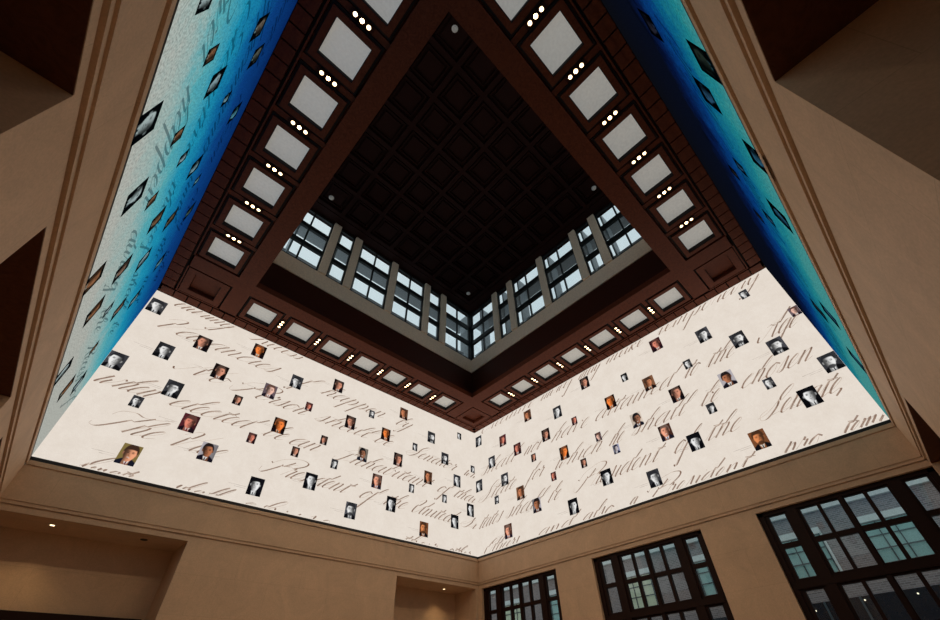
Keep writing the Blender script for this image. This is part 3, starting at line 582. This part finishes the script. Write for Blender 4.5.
# ---------------------------------------------------------------- flowing handwriting, drawn stroke by stroke
GL = {
 'a': (1.0, [[(0,.1),(.35,.5),(.78,.92),(.45,1),(.12,.6),(.14,.1),(.38,0),(.7,.45),(.84,1),(.72,.3),(.8,0),(1,.15)]]),
 'b': (.85, [[(0,.1),(.3,.7),(.6,1.9),(.5,2.3),(.32,1.9),(.22,.8),(.2,.1),(.42,0),(.68,.4),(.62,.95),(.85,.8)]]),
 'c': (.75, [[(0,.1),(.35,.7),(.62,.9),(.45,1),(.15,.6),(.15,.1),(.4,0),(.75,.2)]]),
 'd': (1.0, [[(0,.1),(.35,.5),(.72,.92),(.42,1),(.12,.6),(.14,.1),(.38,0),(.7,.5),(.95,2.2),(.78,1.0),(.75,.15),(.85,0),(1,.15)]]),
 'e': (.7, [[(0,.1),(.3,.35),(.55,.8),(.42,1),(.16,.65),(.14,.15),(.36,0),(.7,.2)]]),
 'f': (.7, [[(0,.1),(.3,.7),(.62,1.9),(.52,2.3),(.32,1.8),(.22,.2),(.1,-1.1),(-.05,-1.2),(.0,-.7),(.3,.0),(.7,.2)]]),
 'g': (.9, [[(0,.1),(.35,.6),(.72,.92),(.42,1),(.12,.6),(.14,.1),(.38,0),(.74,.6),(.78,.9),(.62,-.4),(.4,-1.2),(.15,-1.15),(.3,-.5),(.9,.2)]]),
 'h': (.95, [[(0,.1),(.3,.7),(.6,1.9),(.5,2.3),(.32,1.8),(.2,.5),(.15,0),(.3,.6),(.58,1),(.68,.75),(.6,.1),(.72,0),(.95,.2)]]),
 'i': (.5, [[(0,.1),(.28,1),(.2,.3),(.25,0),(.5,.2)], [(.42,1.5),(.46,1.58)]]),
 'k': (.9, [[(0,.1),(.3,.7),(.6,1.9),(.5,2.3),(.32,1.8),(.15,0)], [(.15,.4),(.6,.9),(.6,.6),(.3,.5),(.6,0),(.9,.2)]]),
 'l': (.55, [[(0,.1),(.3,.7),(.58,1.9),(.5,2.3),(.32,1.8),(.22,.4),(.28,0),(.55,.2)]]),
 'm': (1.4, [[(0,.2),(.22,1),(.15,0),(.3,.7),(.55,1),(.6,.75),(.52,0),(.68,.7),(.95,1),(1.02,.75),(.98,.1),(1.1,0),(1.4,.2)]]),
 'n': (1.0, [[(0,.2),(.22,1),(.15,0),(.3,.7),(.58,1),(.66,.75),(.6,.1),(.72,0),(1,.2)]]),
 'o': (.85, [[(0,.1),(.3,.7),(.5,1),(.2,.75),(.14,.2),(.36,0),(.64,.35),(.6,.9),(.5,1),(.85,.8)]]),
 'p': (.9, [[(0,.2),(.3,1.2),(.18,.2),(.0,-1.25)], [(.15,.3),(.35,.8),(.6,1),(.7,.6),(.55,.05),(.35,.05),(.9,.2)]]),
 'r': (.75, [[(0,.1),(.3,1.15),(.36,.95),(.58,.9),(.5,.3),(.55,0),(.75,.2)]]),
 's': (.65, [[(0,.1),(.38,1.15),(.45,.6),(.42,.1),(.2,0),(.1,.15),(.65,.2)]]),
 't': (.6, [[(0,.1),(.42,1.75),(.28,.7),(.25,.1),(.35,0),(.6,.2)], [(.1,1.2),(.65,1.28)]]),
 'u': (1.0, [[(0,.2),(.22,1),(.15,.25),(.32,0),(.6,.4),(.78,1),(.68,.25),(.76,0),(1,.2)]]),
 'v': (.85, [[(0,.7),(.2,1),(.28,.5),(.3,0),(.6,.5),(.62,1),(.85,.85)]]),
 'w': (1.2, [[(0,.7),(.2,1),(.18,.2),(.32,0),(.58,.6),(.56,.15),(.7,0),(.98,.6),(.95,1),(1.2,.85)]]),
 'x': (.8, [[(0,.1),(.3,1),(.4,.5),(.5,0),(.8,.2)], [(.6,1),(.1,0)]]),
 'y': (.95, [[(0,.2),(.22,1),(.16,.3),(.3,0),(.6,.4),(.78,1),(.62,-.3),(.3,-1.3),(.05,-1.2),(.2,-.6),(.95,.2)]]),
 ',': (.4, [[(.1,.15),(.15,0),(0,-.35)]]),
 'A': (1.5, [[(-.3,.5),(-.2,.05),(.2,.1),(.7,1.2),(1.15,2.6)], [(1.15,2.6),(1.08,1.3),(1.1,0),(1.5,.2)], [(.1,1.1),(.9,1.3),(1.3,1.0)]]),
 'E': (1.2, [[(1.0,2.0),(.9,2.4),(.5,2.3),(.4,1.7),(.75,1.35)], [(.75,1.35),(.2,1.1),(.1,.4),(.45,0),(.9,.3),(1.2,.3)]]),
 'I': (1.0, [[(-.2,1.6),(.1,2.2),(.7,2.3),(1.1,2.5)], [(.75,2.4),(.5,1.2),(.2,0),(-.2,-.1),(-.3,.3)], [(.5,.1),(1,.2)]]),
 'N': (1.6, [[(-.2,.2),(.1,0),(.4,1.2),(.6,2.3),(.8,1.1),(1.0,0),(1.25,1.3),(1.6,2.5)]]),
 'O': (1.4, [[(.9,2.3),(.3,1.9),(.05,.9),(.3,0),(.9,.2),(1.25,1.2),(1.1,2.2),(.6,2.2),(.5,1.7),(1.4,2.0)]]),
 'P': (1.4, [[(.75,2.1),(.5,.9),(.1,0),(-.25,.0),(-.5,.5)], [(-.45,1.2),(-.3,2.1),(.6,2.7),(1.5,2.5),(1.7,1.9),(1.2,1.2),(.5,1.1),(.6,1.5),(1.1,1.9)]]),
 'R': (1.4, [[(.75,2.1),(.5,.9),(.1,0),(-.3,.1)], [(-.3,1.5),(.1,2.4),(1.1,2.5),(1.3,1.9),(.9,1.3),(.5,1.2),(.9,.8),(1.1,0),(1.4,.2)]]),
 'S': (1.3, [[(-.3,.2),(.4,.5),(1.1,1.9),(1.1,2.5),(.8,2.4),(.6,1.7),(.9,.8),(.6,.0),(.1,-.05),(-.2,.4),(.2,.7)], [(.8,.1),(1.3,.2)]]),
 'T': (1.3, [[(-.5,1.5),(-.6,2.1),(-.1,2.35),(.6,2.1),(1.3,2.3),(1.7,2.7)], [(1.0,2.3),(.7,1.2),(.3,.05),(-.1,.0),(-.3,.3)]]),
 'U': (1.5, [[(-.2,1.8),(.1,2.4),(.35,2.0),(.2,.7),(.4,0),(.9,.5),(1.3,2.4),(1.15,.6),(1.25,0),(1.5,.2)]]),
 'V': (1.3, [[(-.3,1.6),(-.1,2.3),(.3,2.2),(.4,1.0),(.45,0),(.9,1.2),(1.3,2.5)]]),
 'H': (1.5, [[(-.3,1.8),(.2,2.4),(.3,1.2),(.1,0)], [(1.3,2.4),(1.05,1.2),(.95,0),(1.5,.2)], [(.0,1.1),(1.2,1.3)]]),
}
def catmull(pts, n=7):
    if len(pts) < 3: return pts
    q = [pts[0]] + pts + [pts[-1]]; out = []
    for i in range(1, len(q)-2):
        p0, p1, p2, p3 = q[i-1], q[i], q[i+1], q[i+2]
        for k in range(n):
            t = k/n; out.append(tuple(0.5*((2*p1[j])+(-p0[j]+p2[j])*t+(2*p0[j]-5*p1[j]+4*p2[j]-p3[j])*t*t+(-p0[j]+3*p1[j]-3*p2[j]+p3[j])*t**3) for j in (0, 1)))
    out.append(pts[-1]); return out
def ribbon(mb, side, pts, wmin, wmax, d=-0.004):
    L = []
    for i, p in enumerate(pts):
        a = pts[max(0, i-1)]; b = pts[min(len(pts)-1, i+1)]; dx, dz = b[0]-a[0], b[1]-a[1]; l = math.hypot(dx, dz) or 1e-6
        down = max(0.0, -dz/l); w_ = (wmin+(wmax-wmin)*down**0.7)/2
        nx, nz = -dz/l*w_, dx/l*w_; L.append(((p[0]+nx, p[1]+nz), (p[0]-nx, p[1]-nz)))
    for (a, b), (c, e_) in zip(L[:-1], L[1:]):
        qs = (a, b, e_, c)
        dn = max(0.0, min(1.0, (math.hypot(a[0]-b[0], a[1]-b[1])-wmin)/(wmax-wmin)))
        if all(0.02 < q[0] < 14.98 and ZB+0.01 < q[1] < ZT-0.02 for q in qs): mb.quad(*[P(side, q[0], q[1], d) for q in qs]); mb.c += [mixc(lin((182, 163, 147)), lin((118, 90, 74)), dn)]*4
def write(mb, side, word, r0, r1, z, rnd, bold=1.0):
    tot = sum(GL[c][0] for c in word); sx = (r1-r0)/(tot+0.25)
    xh = 0.335 if z > 5.5 else 0.31
    slant = 1.0; x = 0.0
    for c in word:
        adv, strokes = GL[c]
        for st in strokes:
            pts = [(r0 + (x+px)*sx + (py*xh)*slant*(1.0 if py > 0 else 0.9), z + py*xh*(0.82 if abs(py) > 1.2 else 1.0)) for px, py in catmull(st)]
            ribbon(mb, side, pts, 0.012*bold, 0.056*bold)
        x += adv

WORDS_L = [('Person', 0.4, 2.2, 6.17), ('Power', 2.6, 4.2, 6.17), ('happen', 4.6, 7.0, 6.17), ('during', 7.5, 9.4, 6.17), ('the', 9.9, 11.0, 6.17), ('Recess', 11.4, 13.2, 6.17), ('of', 13.6, 14.5, 6.17),
 ('the', 2.0, 3.2, 7.37), ('Executive', 3.6, 6.6, 7.37), ('thereof', 7.1, 9.4, 7.37), ('shall', 9.9, 11.5, 7.37), ('be', 12.0, 12.8, 7.37), ('State', 1.0, 3.0, 8.62), ('Appointments', 3.6, 7.2, 8.62), ('until', 7.8, 9.2, 8.62), ('the', 9.8, 10.9, 8.62), ('next', 11.4, 12.8, 8.62),
 ('Senators', 3.0, 5.5, 9.85), ('chosen', 6.2, 8.3, 9.85), ('every', 9.0, 10.8, 9.85), ('when', 11.5, 13.2, 9.85)]
WORDS_L = [(w_.replace('ppoint', 'ppoint'), a, b, c) for (w_, a, b, c) in WORDS_L]
WORDS_R = [('President', 0.4, 3.2, 6.17), ('of', 3.6, 4.4, 6.17), ('the', 4.8, 5.9, 6.17), ('United', 6.3, 8.4, 6.17), ('States', 8.9, 10.9, 6.17), ('shall', 11.4, 13.0, 6.17), ('have', 1.0, 2.6, 7.37), ('Power', 3.0, 5.0, 7.37), ('to', 5.5, 6.2, 7.37), ('fill', 6.8, 7.8, 7.37), ('up', 8.3, 9.1, 7.37), ('all', 9.6, 10.4, 7.37), ('Vacancies', 10.9, 13.8, 7.37)]
TABLE = {'A': (PORTRAITS_A, WORDS_A), 'B': (PORTRAITS_B, WORDS_B), 'L': (PORTRAITS_L, WORDS_L), 'R': (PORTRAITS_R, WORDS_R)}
SLAB = {'A': 'cream video wall of handwriting and portraits on the far left wall, clerestory windows above its middle',
        'B': 'cream video wall of handwriting and portraits on the far right wall above the tall dark windows',
        'L': 'video wall at the left edge of the photo, steep-angle shift from cream through cyan to blue painted in',
        'R': 'video wall at the right edge of the photo, steep-angle shift from teal to deep blue and black painted in'}
for side in 'ABLR':
    e = empty('video_wall', P(side, 7.5, 4.93, 0.0), SLAB[side], 'video wall', 'video walls round the hall')
    sl = MB(); wbox(sl, side, 0.0 if side in 'AB' else 0.07, 15.0 if side in 'AB' else 14.93, 4.935, ZT, 0.01, 0.075); sl.build('cabinet', BLACK, e)
    f = MB()
    r0, r1 = (0.0, 15.0)
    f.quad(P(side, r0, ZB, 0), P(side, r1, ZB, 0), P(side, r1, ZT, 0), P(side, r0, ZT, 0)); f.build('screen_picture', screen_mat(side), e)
    f = MB(); wbox(f, side, r0, r1, 4.93, ZB, -0.002, 0.01); o = f.build('bottom_edge', BLACK, e); o['label'] = 'black unlit strip along the foot of the screen'
    rnd = random.Random({'A': 11, 'B': 23, 'L': 5, 'R': 9}[side])
    ports, words_ = TABLE[side]
    hb_ = MB()
    for (w_, a, b, z) in words_: write(hb_, side, w_, a, b, z, rnd, 1.0 if side in 'AB' else 1.1)
    # faint caption rules beside the portraits
    o = hb_.build('handwriting', ink_mat(side), e); o['label'] = 'brown flowing handwriting' if side in 'AB' else 'dark flowing handwriting'
    cp = MB()
    for (r, z, big, kind) in ports:
        w_, h_ = (0.445, 0.58) if big else (0.27, 0.37)
        if side in 'AB':
            if big and r > 1.0:
                for q, l_ in ((0.02, 0.52), (-0.035, 0.34)): cp.quad(*[P(side, a, b, -0.0035) for a, b in ((r-w_/2-0.05-l_, z-h_*0.18+q), (r-w_/2-0.05, z-h_*0.18+q), (r-w_/2-0.05, z-h_*0.18+q+0.013), (r-w_/2-0.05-l_, z-h_*0.18+q+0.013))])
            tint = None
        else:
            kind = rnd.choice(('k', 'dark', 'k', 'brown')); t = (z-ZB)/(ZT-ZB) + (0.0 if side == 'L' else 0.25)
            tint = (0.40*(1-t), 0.48*(1-0.6*t), 0.48*(1-0.4*t)) if side == 'L' else (0.02, 0.12*max(0.1, 1-t), 0.17*max(0.2, 1-0.5*t))  # steep-angle dimming of the side screens painted into the portrait colours
        r_c = min(max(r, w_/2+0.004), 15-w_/2-0.004)
        pm = MB(); portrait(pm, side, r_c, z, w_, h_, params(kind, rnd, tint))
        o = pm.build('portrait', PIC, e)
        if side in 'AB': o['label'] = DESC[kind] + (' portrait of a bearded person in a dark suit' if kind == 'beard' else ' portrait of a person in a dark suit')
        else: o['label'] = 'dark-tinted portrait of a person in a dark suit'
    if cp.f: cp.c = [lin((185, 172, 160))]*len(cp.v); cp.build('caption', ink_mat(side), e)
